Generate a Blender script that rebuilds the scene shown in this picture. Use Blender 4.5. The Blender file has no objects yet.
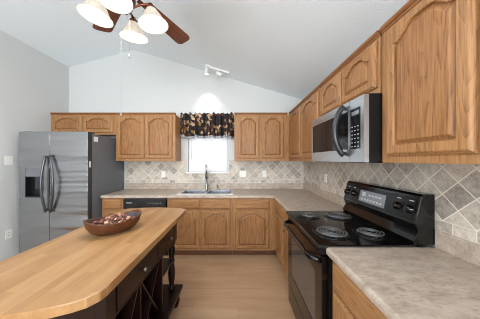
import bpy, bmesh, math, random
from math import pi, sin, cos, radians
from mathutils import Matrix, Vector

random.seed(7)
sc = bpy.context.scene
COL = sc.collection

# ------------------------------------------------------------------ camera
F = 187.0                                    # focal length in pixels (480 wide)
cam_d = bpy.data.cameras.new('camera')
cam = bpy.data.objects.new('camera', cam_d)
COL.objects.link(cam)
cam.location = (0, 0, 1.43)
cam.rotation_euler = (pi / 2, 0, 0)
cam_d.sensor_width = 36
cam_d.lens = F / 480 * 36
cam_d.shift_x = 2 / 480
cam_d.shift_y = 0.5 / 480
cam_d.clip_start = 0.02
sc.camera = cam

# ------------------------------------------------------------------ world
w = bpy.data.worlds.new('world')
sc.world = w
w.use_nodes = True
bg = w.node_tree.nodes['Background']
bg.inputs['Color'].default_value = (0.86, 0.93, 1.0, 1)
bg.inputs['Strength'].default_value = 2.0

# ------------------------------------------------------------------ view
sc.view_settings.view_transform = 'Standard'
sc.view_settings.look = 'None'
sc.view_settings.gamma = 1
sc.view_settings.use_curve_mapping = False
sc.view_settings.exposure = 0.30
sc.cycles.use_denoising = True
sc.cycles.filter_width = 1.0
sc.cycles.max_bounces = 10
sc.cycles.diffuse_bounces = 6
sc.cycles.glossy_bounces = 5
sc.cycles.sample_clamp_indirect = 6


def area(name, loc, rot, sx, sy, power, color=(1, 1, 1)):
    l = bpy.data.lights.new(name, 'AREA')
    l.shape = 'RECTANGLE'
    l.size = sx
    l.size_y = sy
    l.energy = power
    l.color = color
    o = bpy.data.objects.new(name, l)
    COL.objects.link(o)
    o.location = loc
    o.rotation_euler = rot
    return o


# added rear lamps aimed up to brighten the ceiling, and daylight through the sink window
area('rear_ceiling_fill_left', (-2.05, -2.55, 1.55), (radians(-145), 0, pi), 1.5, 1.7, 108, (0.895, 0.96, 1.0))
area('rear_ceiling_fill_right', (0.15, -2.55, 1.5), (radians(-145), 0, pi), 1.7, 1.9, 134, (0.895, 0.96, 1.0))
area('daylight_sink_window', (-0.54, 3.52, 1.66), (radians(90), 0, pi), 0.7, 0.85, 2.5, (0.95, 0.98, 1.0))


# ------------------------------------------------------------------ materials
def lin(c):
    c = c / 255
    return c / 12.92 if c <= 0.04045 else ((c + 0.055) / 1.055) ** 2.4


def rgb(r, g, b):
    return (lin(r), lin(g), lin(b), 1)


class NT:
    def __init__(self, name):
        self.m = bpy.data.materials.new(name)
        self.m.use_nodes = True
        self.t = self.m.node_tree
        self.b = self.t.nodes['Principled BSDF']

    def n(self, typ, **kw):
        nd = self.t.nodes.new(typ)
        for k, v in kw.items():
            if k.startswith('i_'):
                k = k[2:]
                k = int(k) if k.isdigit() else k.replace('_', ' ')
                nd.inputs[k].default_value = v
            else:
                setattr(nd, k, v)
        return nd

    def l(self, a, b):
        self.t.links.new(a, b)

    def math(self, op, a, b=None):
        nd = self.n('ShaderNodeMath', operation=op)
        for i, v in enumerate((a, b)):
            if v is None:
                continue
            if isinstance(v, (int, float)):
                nd.inputs[i].default_value = v
            else:
                self.l(v, nd.inputs[i])
        return nd.outputs[0]

    def ramp(self, fac, stops, interp='LINEAR'):
        nd = self.n('ShaderNodeValToRGB')
        cr = nd.color_ramp
        cr.interpolation = interp
        while len(cr.elements) < len(stops):
            cr.elements.new(0.5)
        for e, (p, c) in zip(cr.elements, stops):
            e.position = p
            e.color = c
        self.l(fac, nd.inputs[0])
        return nd.outputs[0]

    def mix(self, fac, a, b, mode='MIX'):
        nd = self.n('ShaderNodeMix', data_type='RGBA', blend_type=mode)
        for i, v in ((0, fac), (6, a), (7, b)):
            if isinstance(v, (int, float, tuple)):
                nd.inputs[i].default_value = v
            else:
                self.l(v, nd.inputs[i])
        return nd.outputs[2]

    def coord(self, scale=(1, 1, 1), rand=True, space='Object'):
        tc = self.n('ShaderNodeTexCoord')
        v = tc.outputs[space]
        if rand:
            oi = self.n('ShaderNodeObjectInfo')
            sc_ = self.n('ShaderNodeVectorMath', operation='ADD')
            mul = self.math('MULTIPLY', oi.outputs['Random'], 13.0)
            self.l(v, sc_.inputs[0])
            self.l(mul, sc_.inputs[1])
            v = sc_.outputs[0]
        mp = self.n('ShaderNodeMapping')
        mp.inputs['Scale'].default_value = scale
        self.l(v, mp.inputs['Vector'])
        return mp.outputs[0]

    def noise(self, vec, scale, detail=3, rough=0.55):
        nd = self.n('ShaderNodeTexNoise')
        nd.inputs['Scale'].default_value = scale
        nd.inputs['Detail'].default_value = detail
        nd.inputs['Roughness'].default_value = rough
        self.l(vec, nd.inputs['Vector'])
        return nd.outputs['Fac']

    def bump(self, h, strength=0.2, dist=0.01):
        nd = self.n('ShaderNodeBump')
        nd.inputs['Strength'].default_value = strength
        nd.inputs['Distance'].default_value = dist
        self.l(h, nd.inputs['Height'])
        self.l(nd.outputs[0], self.b.inputs['Normal'])

    def setp(self, **kw):
        for k, v in kw.items():
            k = k.replace('_', ' ')
            self.b.inputs[k].default_value = v
        return self


def plain(name, c, rough=0.5, metal=0.0, noise=0.0, coat=0.0, spec=0.5):
    t = NT(name)
    t.setp(Roughness=rough, Metallic=metal)
    t.b.inputs['Coat Weight'].default_value = coat
    t.b.inputs['Specular IOR Level'].default_value = spec
    if noise:
        f = t.noise(t.coord(), 9, 3)
        d = tuple(max(0, x * (1 - noise)) for x in c[:3]) + (1,)
        l_ = tuple(min(1, x * (1 + noise)) for x in c[:3]) + (1,)
        t.l(t.ramp(f, [(0.3, d), (0.7, l_)]), t.b.inputs['Base Color'])
    else:
        t.b.inputs['Base Color'].default_value = c
    return t.m


def wood(name, light, mid, dark, axis='z', figure=1.0, rough=0.42, fine=0.5):
    t = NT(name)
    st = {'z': (1.7, 1.7, .17), 'x': (.17, 1.7, 1.7), 'y': (1.7, .17, 1.7)}[axis]
    v = t.coord(st)
    # flame figure: thin contour lines of a slow stretched noise
    n0 = t.noise(v, 3.2, 2.5, 0.5)
    s = t.math('FRACT', t.math('MULTIPLY', n0, 26.0))
    s = t.math('POWER', s, 2.6)
    st2 = {'z': (1, 1, .045), 'x': (.045, 1, 1), 'y': (1, .045, 1)}[axis]
    n1 = t.noise(t.coord(st2), 120, 3, 0.65)
    n2 = t.noise(v, 2.0, 2)
    base = t.ramp(n2, [(0.3, mid), (0.7, light)])
    pores = t.ramp(n1, [(0.40, (0.0, 0, 0, 1)), (0.64, (1, 1, 1, 1))])
    c = t.mix(t.math('MULTIPLY', t.math('MULTIPLY', s, 0.72 * figure), t.math('ADD', t.math('MULTIPLY', pores, 0.7), 0.3)), base, dark)
    c = t.mix(t.math('MULTIPLY', pores, fine * 0.9), c, dark)
    t.l(c, t.b.inputs['Base Color'])
    t.setp(Roughness=rough)
    t.b.inputs['Specular IOR Level'].default_value = 0.3
    t.bump(n1, 0.06, 0.003)
    return t.m


OAK = (rgb(176, 131, 87), rgb(162, 117, 75), rgb(102, 65, 37))
M = {}
M['oak'] = wood('oak_vertical_grain', *OAK, axis='z')
M['oak_panel'] = wood('oak_panel_figured', rgb(168, 121, 78), rgb(154, 107, 66), rgb(90, 55, 30), axis='z', figure=0.95)
M['oak_h'] = wood('oak_horizontal_grain', *OAK, axis='x', figure=0.7)
M['oak_frame'] = wood('oak_face_frame', *OAK, axis='z', figure=0.35)
M['oak_trim'] = wood('oak_crown', rgb(146, 98, 58), rgb(130, 84, 48), rgb(86, 50, 28), axis='x', figure=0.3)
M['kick'] = plain('toe_kick_brown', rgb(98, 58, 36), 0.6, noise=0.15)
M['mahogany'] = wood('dark_mahogany', rgb(38, 18, 16), rgb(28, 13, 12), rgb(14, 7, 7), axis='z', figure=0.5, rough=0.3)
M['blade'] = wood('walnut_blade', rgb(136, 80, 56), rgb(112, 62, 42), rgb(66, 32, 22), axis='x', figure=0.6, rough=0.35)
M['bowlwood'] = wood('dark_carved_wood', rgb(112, 68, 40), rgb(84, 48, 28), rgb(36, 20, 14), axis='x', figure=0.9, rough=0.4)
M['bowlin'] = plain('bowl_inside', rgb(70, 58, 58), 0.35, noise=0.3)


def wall_mat(name, c, bump):
    t = NT(name)
    t.b.inputs['Base Color'].default_value = c
    t.setp(Roughness=0.85)
    t.b.inputs['Specular IOR Level'].default_value = 0.2
    t.bump(t.noise(t.coord(rand=False), 70, 3), bump, 0.004)
    return t.m


M['wall'] = wall_mat('wall_paint', rgb(203, 204, 203), 0.08)
M['ceil'] = wall_mat('ceiling_texture', rgb(231, 239, 244), 0.35)
M['white'] = plain('white_paint', rgb(236, 235, 232), 0.4)
M['plate'] = plain('white_plastic', rgb(232, 230, 224), 0.35)
M['slot'] = plain('dark_slot', rgb(60, 58, 55), 0.6)


def floor_mat():
    t = NT('wood_plank_floor')
    v = t.coord(rand=False)
    br = t.n('ShaderNodeTexBrick')
    br.inputs['Scale'].default_value = 1
    br.inputs['Brick Width'].default_value = 1.2
    br.inputs['Row Height'].default_value = 0.13
    br.inputs['Mortar Size'].default_value = 0.0015
    br.inputs['Color1'].default_value = rgb(194, 160, 128)
    br.inputs['Color2'].default_value = rgb(174, 140, 109)
    br.inputs['Mortar'].default_value = rgb(128, 94, 66)
    br.offset = 0.37
    t.l(v, br.inputs['Vector'])
    n = t.noise(t.coord((.12, 1, 1), rand=False), 14, 4, 0.6)
    n2 = t.noise(v, 1.1, 3)
    c = t.mix(0.35, br.outputs['Color'], t.ramp(n, [(0.3, rgb(140, 104, 76)), (0.7, rgb(204, 170, 136))]))
    c = t.mix(0.25, c, t.ramp(n2, [(0.3, rgb(154, 118, 88)), (0.7, rgb(200, 166, 132))]))
    t.l(c, t.b.inputs['Base Color'])
    t.setp(Roughness=0.33)
    return t.m


M['floor'] = floor_mat()


def laminate():
    t = NT('taupe_laminate')
    v = t.coord((1.0, 1.6, 1.3), rand=False)
    n = t.noise(v, 11, 5, 0.62)
    n2 = t.noise(t.coord((1, 2.6, 1.5), rand=False), 30, 4, 0.7)
    c = t.ramp(n, [(0.30, rgb(138, 121, 108)), (0.5, rgb(176, 160, 145)), (0.68, rgb(200, 186, 171))])
    c2 = t.ramp(n2, [(0.32, rgb(104, 88, 78)), (0.46, rgb(178, 162, 147)), (0.7, rgb(190, 175, 160))])
    t.l(t.mix(0.4, c, c2), t.b.inputs['Base Color'])
    t.setp(Roughness=0.36)
    return t.m


M['laminate'] = laminate()


def tile_mat(name, axis):
    t = NT(name)
    tc = t.n('ShaderNodeTexCoord')
    sp = t.n('ShaderNodeSeparateXYZ')
    t.l(tc.outputs['Object'], sp.inputs[0])
    u = sp.outputs[axis]
    z = t.math('SUBTRACT', sp.outputs[2], 1.082)
    D = 0.153
    a = t.math('DIVIDE', t.math('ADD', u, z), D)
    b = t.math('DIVIDE', t.math('SUBTRACT', u, z), D)

    def cell(p, q, g):
        cx = t.n('ShaderNodeCombineXYZ')
        t.l(t.math('FLOOR', p), cx.inputs[0])
        t.l(t.math('FLOOR', q), cx.inputs[1])
        wn = t.n('ShaderNodeTexWhiteNoise', noise_dimensions='3D')
        t.l(cx.outputs[0], wn.inputs['Vector'])
        fa = t.math('ABSOLUTE', t.math('SUBTRACT', t.math('FRACT', p), 0.5))
        fb = t.math('ABSOLUTE', t.math('SUBTRACT', t.math('FRACT', q), 0.5))
        return wn.outputs['Value'], fa, fb

    idd, fa, fb = cell(a, b, 0)
    gd = t.math('GREATER_THAN', t.math('MAXIMUM', fa, fb), 0.474)
    # border course of small rectangles
    p2 = t.math('DIVIDE', u, 0.102)
    q2 = t.math('DIVIDE', t.math('SUBTRACT', sp.outputs[2], 1.020), 0.062)
    idr, ra, rb = cell(p2, q2, 0)
    gr = t.math('MAXIMUM', t.math('GREATER_THAN', ra, 0.472), t.math('GREATER_THAN', rb, 0.45))
    low = t.math('LESS_THAN', sp.outputs[2], 1.082)
    idm = t.math('ADD', t.math('MULTIPLY', idd, t.math('SUBTRACT', 1.0, low)), t.math('MULTIPLY', idr, low))
    gm = t.math('ADD', t.math('MULTIPLY', gd, t.math('SUBTRACT', 1.0, low)), t.math('MULTIPLY', gr, low))
    stone = t.ramp(idm, [(0.0, rgb(122, 112, 103)), (0.12, rgb(172, 159, 145)), (0.34, rgb(200, 186, 170)),
                         (0.62, rgb(184, 171, 156)), (0.76, rgb(212, 198, 183)), (0.92, rgb(160, 151, 142))], 'CONSTANT')
    v = t.coord(rand=False)
    n = t.noise(v, 26, 5, 0.65)
    n2 = t.noise(v, 90, 3, 0.6)
    mot = t.ramp(n, [(0.3, rgb(142, 130, 118)), (0.65, rgb(222, 213, 201))])
    stone = t.mix(0.5, stone, mot)
    stone = t.mix(t.math('MULTIPLY', t.math('LESS_THAN', n2, 0.38), 0.5), stone, rgb(120, 106, 92))
    c = t.mix(gm, stone, rgb(230, 221, 208))
    t.l(c, t.b.inputs['Base Color'])
    t.setp(Roughness=0.5)
    t.bump(t.math('SUBTRACT', 1.0, gm), 0.4, 0.004)
    return t.m


M['tile_x'] = tile_mat('diamond_tile_back', 0)
M['tile_y'] = tile_mat('diamond_tile_side', 1)


def steel(name, base, rough, wave=0.0, streak='z', aniso=0.4, rot=0.0):
    t = NT(name)
    t.setp(Metallic=1.0, Roughness=rough)
    st = {'z': (1, 1, .02), 'x': (.02, 1, 1), 'y': (1, .02, 1)}[streak]
    n = t.noise(t.coord(st), 160, 2)
    lo = tuple(x * 0.9 for x in base[:3]) + (1,)
    t.l(t.ramp(n, [(0.3, lo), (0.7, base)]), t.b.inputs['Base Color'])
    t.b.inputs['Anisotropic'].default_value = aniso
    t.b.inputs['Anisotropic Rotation'].default_value = rot
    tg = t.n('ShaderNodeTangent', direction_type='RADIAL', axis='Z')
    t.l(tg.outputs[0], t.b.inputs['Tangent'])
    if wave:
        n2 = t.noise(t.coord((.22, .22, 5.0)), 1.7, 1)
        t.bump(n2, wave, 0.03)
    return t.m


M['steel'] = steel('brushed_stainless', rgb(180, 181, 184), 0.22, 1.2, 'x', 0.8, 0.0)
M['steel2'] = steel('stainless_trim', rgb(196, 204, 212), 0.3, 0.0, 'y')
M['sinksteel'] = steel('sink_stainless', rgb(214, 216, 220), 0.22, 0.0, 'x')
M['chrome'] = plain('chrome', rgb(206, 208, 212), 0.14, 1.0)
M['nickel'] = plain('brushed_nickel', rgb(170, 168, 164), 0.28, 1.0)
M['handle'] = plain('dark_steel_handle', rgb(92, 93, 97), 0.3, 0.8)
M['mwhandle'] = plain('charcoal_handle', rgb(52, 53, 56), 0.32, 0.5)
M['fridgeside'] = plain('grey_textured_side', rgb(104, 108, 114), 0.5, noise=0.06)
M['gasket'] = plain('dark_gasket', rgb(52, 53, 56), 0.5)
M['black'] = plain('gloss_black_enamel', rgb(11, 11, 12), 0.1, coat=0.12, spec=0.4)
M['blackm'] = plain('matt_black', rgb(13, 13, 14), 0.42, spec=0.3)
M['blackplastic'] = plain('black_plastic', rgb(22, 22, 24), 0.25)
M['glassblack'] = plain('dark_glass', rgb(24, 25, 27), 0.06, spec=0.2)
M['ovenglass'] = plain('oven_glass', rgb(66, 66, 68), 0.06, coat=0.3)  # grey lightened to stand in for a reflection on the oven window
M['coil'] = plain('coil_element', rgb(98, 97, 96), 0.45, 0.3)
M['pan'] = plain('black_drip_pan', rgb(24, 24, 25), 0.2, 0.3)
M['mark'] = plain('pale_print', rgb(170, 172, 175), 0.5)
M['display'] = plain('grey_display', rgb(112, 115, 119), 0.12, coat=0.5)  # grey raised to stand in for fan light reflections on the range display
M['bronze'] = plain('antique_bronze', rgb(118, 72, 52), 0.34, 0.85, noise=0.35)
M['cord'] = plain('cream_cord', rgb(140, 138, 135), 0.5)
M['sticker'] = plain('white_sticker', rgb(225, 225, 225), 0.5)


def butcher():
    t = NT('butcher_block')
    tc = t.n('ShaderNodeTexCoord')
    mp = t.n('ShaderNodeMapping')
    mp.inputs['Rotation'].default_value = (0, 0, pi / 2)
    t.l(tc.outputs['Object'], mp.inputs['Vector'])
    br = t.n('ShaderNodeTexBrick')
    br.offset = 0.43
    br.offset_frequency = 2
    br.squash = 1.0
    for k, v in {'Scale': 1, 'Brick Width': 0.30, 'Row Height': 0.042, 'Mortar Size': 0.0006, 'Bias': 0.0}.items():
        br.inputs[k].default_value = v
    br.inputs['Color1'].default_value = rgb(174, 137, 95)
    br.inputs['Color2'].default_value = rgb(140, 99, 60)
    br.inputs['Mortar'].default_value = rgb(150, 102, 60)
    t.l(mp.outputs[0], br.inputs['Vector'])
    n = t.noise(t.coord((1, .07, 1), rand=False), 70, 4, 0.6)
    n2 = t.noise(t.coord((1, .35, 1), rand=False), 7, 3)
    c = t.mix(t.math('MULTIPLY', t.ramp(n, [(0.42, (0, 0, 0, 1)), (0.7, (1, 1, 1, 1))]), 0.4), br.outputs['Color'], rgb(128, 84, 48))
    c = t.mix(0.3, c, t.ramp(n2, [(0.3, rgb(164, 114, 66)), (0.7, rgb(208, 164, 112))]))
    t.l(c, t.b.inputs['Base Color'])
    t.setp(Roughness=0.36)
    t.b.inputs['Coat Weight'].default_value = 0.15
    return t.m


M['butcher'] = butcher()


def valance_mat():
    t = NT('dark_floral_fabric')
    v = t.coord((1, 0.5, 1), rand=False)
    vo = t.n('ShaderNodeTexVoronoi')
    vo.inputs['Scale'].default_value = 17
    t.l(v, vo.inputs['Vector'])
    n = t.noise(v, 24, 3)
    sp = t.n('ShaderNodeSeparateColor')
    t.l(vo.outputs['Color'], sp.inputs[0])
    pal = t.ramp(sp.outputs[0], [(0, rgb(26, 22, 24)), (0.26, rgb(78, 36, 32)), (0.42, rgb(176, 142, 108)), (0.62, rgb(30, 26, 28)),
                                 (0.76, rgb(150, 112, 52)), (0.86, rgb(196, 168, 140)), (0.94, rgb(92, 46, 42))], 'CONSTANT')
    m = t.math('MULTIPLY', t.math('LESS_THAN', vo.outputs['Distance'], 0.6), t.math('GREATER_THAN', n, 0.44))
    t.l(t.mix(m, rgb(24, 20, 23), pal), t.b.inputs['Base Color'])
    t.setp(Roughness=0.8)
    return t.m


M['valance'] = valance_mat()


def translucent(name, c, frac, em=0.0, emc=(1, 1, 1, 1)):
    t = NT(name)
    out = t.t.nodes['Material Output']
    t.b.inputs['Base Color'].default_value = c
    t.setp(Roughness=0.5)
    tr = t.n('ShaderNodeBsdfTranslucent')
    tr.inputs['Color'].default_value = c
    mx = t.n('ShaderNodeMixShader')
    mx.inputs[0].default_value = frac
    t.l(t.b.outputs[0], mx.inputs[1])
    t.l(tr.outputs[0], mx.inputs[2])
    if em:
        n = t.noise(t.coord(), 22, 4)
        col = t.ramp(n, [(0.36, tuple(x * 0.72 for x in emc[:3]) + (1,)), (0.6, emc)])
        t.l(col, t.b.inputs['Emission Color'])
        t.b.inputs['Emission Strength'].default_value = em
    t.l(mx.outputs[0], out.inputs['Surface'])
    return t.m


M['lace'] = translucent('pale_lace', rgb(176, 178, 186), 0.12)
M['slat'] = translucent('white_blind_slat', rgb(246, 246, 246), 0.32)
M['shade'] = translucent('lit_alabaster_glass', rgb(140, 130, 112), 0.06, 0.52, (1.0, 0.92, 0.80, 1))


def emit(name, c, s):
    t = NT(name)
    t.b.inputs['Base Color'].default_value = c
    t.b.inputs['Emission Color'].default_value = c
    t.b.inputs['Emission Strength'].default_value = s
    return t.m


M['bulb'] = emit('lit_bulb', (1, 0.93, 0.82, 1), 6.0)


def pane():
    t = NT('window_glass')
    out = t.t.nodes['Material Output']
    tr = t.n('ShaderNodeBsdfTransparent')
    gl = t.n('ShaderNodeBsdfGlossy')
    gl.inputs['Roughness'].default_value = 0.02
    fr = t.n('ShaderNodeFresnel')
    mx = t.n('ShaderNodeMixShader')
    t.l(fr.outputs[0], mx.inputs[0])
    t.l(tr.outputs[0], mx.inputs[1])
    t.l(gl.outputs[0], mx.inputs[2])
    t.l(mx.outputs[0], out.inputs['Surface'])
    return t.m


M['pane'] = pane()
POT = [plain('dried_petal_' + n, c, 0.75, noise=0.25) for n, c in
       (('tan', rgb(178, 128, 104)), ('rose', rgb(138, 86, 76)), ('pale', rgb(196, 152, 126)), ('brown', rgb(124, 74, 62)))]

# ------------------------------------------------------------------ builders
WM = {}           # world matrix of each parent, kept by hand


class MB:
    def __init__(self):
        self.bm = bmesh.new()

    def _add(self, verts, faces, smooth=False):
        vs = [self.bm.verts.new(v) for v in verts]
        fs = []
        for f in faces:
            try:
                nf = self.bm.faces.new([vs[i] for i in f])
                nf.smooth = smooth
                fs.append(nf)
            except ValueError:
                pass
        return vs, fs

    def box(self, x0, y0, z0, x1, y1, z1, bev=0.0, seg=2, mat=None):
        x0, x1 = min(x0, x1), max(x0, x1)
        y0, y1 = min(y0, y1), max(y0, y1)
        z0, z1 = min(z0, z1), max(z0, z1)
        v = [(x0, y0, z0), (x1, y0, z0), (x1, y1, z0), (x0, y1, z0), (x0, y0, z1), (x1, y0, z1), (x1, y1, z1), (x0, y1, z1)]
        if mat is not None:
            v = [mat @ Vector(p) for p in v]
        vs, fs = self._add(v, [(0, 3, 2, 1), (4, 5, 6, 7), (0, 1, 5, 4), (1, 2, 6, 5), (2, 3, 7, 6), (3, 0, 4, 7)])
        if bev:
            es = list({e for f in fs for e in f.edges})
            bmesh.ops.bevel(self.bm, geom=es, offset=bev, segments=seg, affect='EDGES', profile=0.5)
        return self

    def lathe(self, prof, mat=Matrix(), n=32, smooth=True, cap=True):
        verts, faces = [], []
        for r, z in prof:
            for i in range(n):
                a = 2 * pi * i / n
                verts.append(mat @ Vector((r * cos(a), r * sin(a), z)))
        k = len(prof)
        for j in range(k - 1):
            for i in range(n):
                i2 = (i + 1) % n
                faces.append((j * n + i, j * n + i2, (j + 1) * n + i2, (j + 1) * n + i))
        if cap:
            if prof[0][0] > 1e-5:
                faces.append(tuple(reversed(range(n))))
            if prof[-1][0] > 1e-5:
                faces.append(tuple((k - 1) * n + i for i in range(n)))
        self._add(verts, faces, smooth)
        return self

    def cyl(self, p0, p1, r, n=16, r2=None):
        p0, p1 = Vector(p0), Vector(p1)
        d = p1 - p0
        m = Matrix.Translation(p0) @ d.to_track_quat('Z', 'Y').to_matrix().to_4x4()
        return self.lathe([(r, 0), (r if r2 is None else r2, d.length)], m, n)

    def tube(self, pts, r, n=10, flat=1.0):
        pts = [Vector(p) for p in pts]
        verts, faces = [], []
        up = Vector((0, 0, 1))
        k = len(pts)
        prev = None
        for i, p in enumerate(pts):
            t = (pts[min(i + 1, k - 1)] - pts[max(i - 1, 0)]).normalized()
            if prev is None:
                ref = up if abs(t.dot(up)) < 0.9 else Vector((1, 0, 0))
                a = t.cross(ref).normalized()
            else:
                a = (prev - t * prev.dot(t)).normalized()
            prev = a
            b = t.cross(a)
            rr = r[i] if isinstance(r, (list, tuple)) else r
            for j in range(n):
                g = 2 * pi * j / n
                verts.append(p + a * (rr * cos(g)) + b * (rr * flat * sin(g)))
        for i in range(k - 1):
            for j in range(n):
                j2 = (j + 1) % n
                faces.append((i * n + j, i * n + j2, (i + 1) * n + j2, (i + 1) * n + j))
        faces.append(tuple(reversed(range(n))))
        faces.append(tuple((k - 1) * n + j for j in range(n)))
        self._add(verts, faces, True)
        return self

    def prism(self, poly, fn, a, b, bev=0.0):
        """poly: 2d points; fn(p, t) -> 3d; extruded from t=a to t=b"""
        n = len(poly)
        v = [fn(p, a) for p in poly] + [fn(p, b) for p in poly]
        f = [tuple(reversed(range(n))), tuple(range(n, 2 * n))]
        f += [(i, (i + 1) % n, n + (i + 1) % n, n + i) for i in range(n)]
        vs, fs = self._add(v, f)
        if bev:
            es = [e for e in fs[1].edges] + [e for e in fs[0].edges]
            bmesh.ops.bevel(self.bm, geom=es, offset=bev, segments=2, affect='EDGES', profile=0.5)
        return self

    def loops(self, loops, cap0=False, cap1=True, smooth=False):
        n = len(loops[0])
        v = [p for l in loops for p in l]
        f = []
        for j in range(len(loops) - 1):
            for i in range(n):
                i2 = (i + 1) % n
                f.append((j * n + i, j * n + i2, (j + 1) * n + i2, (j + 1) * n + i))
        if cap0:
            f.append(tuple(reversed(range(n))))
        if cap1:
            f.append(tuple((len(loops) - 1) * n + i for i in range(n)))
        self._add(v, f, smooth)
        return self

    def build(self, name, mat, parent=None, local=False, recalc=True):
        if recalc:
            bmesh.ops.recalc_face_normals(self.bm, faces=self.bm.faces[:])
        me = bpy.data.meshes.new(name)
        if parent is not None and not local:
            self.bm.transform(WM[parent].inverted())
        self.bm.to_mesh(me)
        self.bm.free()
        me.materials.append(mat if not isinstance(mat, str) else M[mat])
        o = bpy.data.objects.new(name, me)
        COL.objects.link(o)
        WM[o] = Matrix()
        if parent is not None:
            o.parent = parent
            WM[o] = WM[parent].copy()
        return o


def tag(o, label=None, cat=None, group=None, kind=None):
    for k, v in (('label', label), ('category', cat), ('group', group), ('kind', kind)):
        if v:
            o[k] = v
    return o


def empty(name, loc, rz=0.0, label=None, cat=None, group=None):
    o = bpy.data.objects.new(name, None)
    o.empty_display_size = 0.05
    COL.objects.link(o)
    o.location = loc
    o.rotation_euler = (0, 0, rz)
    WM[o] = Matrix.Translation(loc) @ Matrix.Rotation(rz, 4, 'Z')
    return tag(o, label, cat, group)


def copy_tree(o, parent=None):
    c = o.copy()
    COL.objects.link(c)
    if parent is not None:
        c.parent = parent
    for ch in list(o.children):
        copy_tree(ch, c)
    return c


# ------------------------------------------------------------------ the room
XL, XR, YB, YF = -3.03, 1.18, 3.35, -2.6
RIDGE_X, RIDGE_Z = -1.874, 3.403


def ceil_z(x):
    return RIDGE_Z - (0.272 * (RIDGE_X - x) if x < RIDGE_X else 0.295 * (x - RIDGE_X))


ZL, ZR = ceil_z(XL), ceil_z(XR)
WX0, WX1, WZ0, WZ1 = -0.895, -0.185, 1.215, 2.08   # sink window opening

tag(MB().box(XL - .1, YF - .1, -0.05, XR + .1, YB + .14, 0).build('floor', 'floor'), kind='structure',
    label='tan wood plank floor', cat='floor')

b = MB()
fn = lambda p, t: (p[0], t, p[1])
b.prism([(XL - .1, 0), (WX0, 0), (WX0, ceil_z(WX0)), (RIDGE_X, RIDGE_Z), (XL - .1, ceil_z(XL - .1))], fn, YB, YB + .14)
b.prism([(WX1, 0), (XR + .1, 0), (XR + .1, ceil_z(XR + .1)), (WX1, ceil_z(WX1))], fn, YB, YB + .14)
b.prism([(WX0, 0), (WX1, 0), (WX1, WZ0), (WX0, WZ0)], fn, YB, YB + .14)
b.prism([(WX0, WZ1), (WX1, WZ1), (WX1, ceil_z(WX1)), (WX0, ceil_z(WX0))], fn, YB, YB + .14)
tag(b.build('wall_back', 'wall'), 'white gable end wall above the cabinets', 'wall', kind='structure')
tag(MB().box(XL - .1, YF, 0, XL, YB, ZL).build('wall_left', 'wall'), 'white side wall beside the refrigerator', 'wall', kind='structure')
tag(MB().box(XR, YF, 0, XR + .1, YB, ZR).build('wall_right', 'wall'), 'white side wall behind the range', 'wall', kind='structure')
# unseen wall behind the camera, two openings added to let light in
b = MB()
xs = [XL - .1, -2.8, -1.3, -0.7, 1.0, XR + .1]
zlo, zhi = 0.95, 2.45
b.box(xs[0], YF - .1, 0, xs[1], YF, 2.5)
b.box(xs[2], YF - .1, 0, xs[3], YF, 2.5)
b.box(xs[4], YF - .1, 0, xs[5], YF, 2.5)
b.box(xs[1], YF - .1, 0, xs[2], YF, zlo)
b.box(xs[3], YF - .1, 0, xs[4], YF, zlo)
b.prism([(XL - .1, zhi), (XR + .1, zhi), (XR + .1, ceil_z(XR + .1)), (RIDGE_X, RIDGE_Z), (XL - .1, ceil_z(XL - .1))], fn, YF - .1, YF)
tag(b.build('wall_front', 'wall'), 'wall behind the viewpoint with two openings added to let light in', 'wall', kind='structure')
b = MB()
b.prism([(XL - .1, ceil_z(XL - .1)), (RIDGE_X, RIDGE_Z), (XR + .1, ceil_z(XR + .1)), (XR + .1, ceil_z(XR + .1) + .08),
         (RIDGE_X, RIDGE_Z + .08), (XL - .1, ceil_z(XL - .1) + .08)], fn, YF - .1, YB + .14)
tag(b.build('ceiling', 'ceil'), 'white textured vaulted ceiling', 'ceiling', kind='structure')

# tiled backsplashes
b = MB()
b.box(-2.0, YB - .009, 1.0205, -1.011, YB - .001, 1.4145).box(-1.011, YB - .009, 1.0205, WX0 - .03, YB - .001, 1.43)
b.box(WX1 + .03, YB - .009, 1.0205, -.062, YB - .001, 1.43).box(-.062, YB - .009, 1.0205, XR - .0095, YB - .001, 1.4145)
b.box(WX0 - .03, YB - .009, 1.0205, WX1 + .03, YB - .001, 1.19)
tag(b.build('backsplash', 'tile_x'), 'beige stone diamond tile backsplash on the back wall behind the sink', 'backsplash')
tag(MB().box(XR - .009, -0.3, 1.0205, XR - .001, YB - .001, 1.4115).build('backsplash', 'tile_y'),
    'beige stone diamond tile backsplash on the right wall behind the range', 'backsplash')

# sink window
wn = empty('window_1', (-0.54, YB, WZ0), label='white framed window over the sink', cat='window')
wn['kind'] = 'structure'
b = MB()
b.box(WX0, YB + .07, WZ0, WX0 + .04, YB + .12, WZ1).box(WX1 - .04, YB + .07, WZ0, WX1, YB + .12, WZ1)
b.box(WX0 + .04, YB + .07, WZ0, WX1 - .04, YB + .12, WZ0 + .045).box(WX0 + .04, YB + .07, WZ1 - .045, WX1 - .04, YB + .12, WZ1)
b.box(WX0 + .04, YB + .075, 1.63, WX1 - .04, YB + .115, 1.67)
b.build('window_frame', 'white', wn)
MB().box(WX0 + .04, YB + .093, WZ0 + .045, WX1 - .04, YB + .097, WZ1 - .045).build('glass_pane', 'pane', wn)
MB().box(WX0 - .025, YB - .045, WZ0 - .024, WX1 + .025, YB + .07, WZ0, .005).build('window_sill', 'white', wn)

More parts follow.
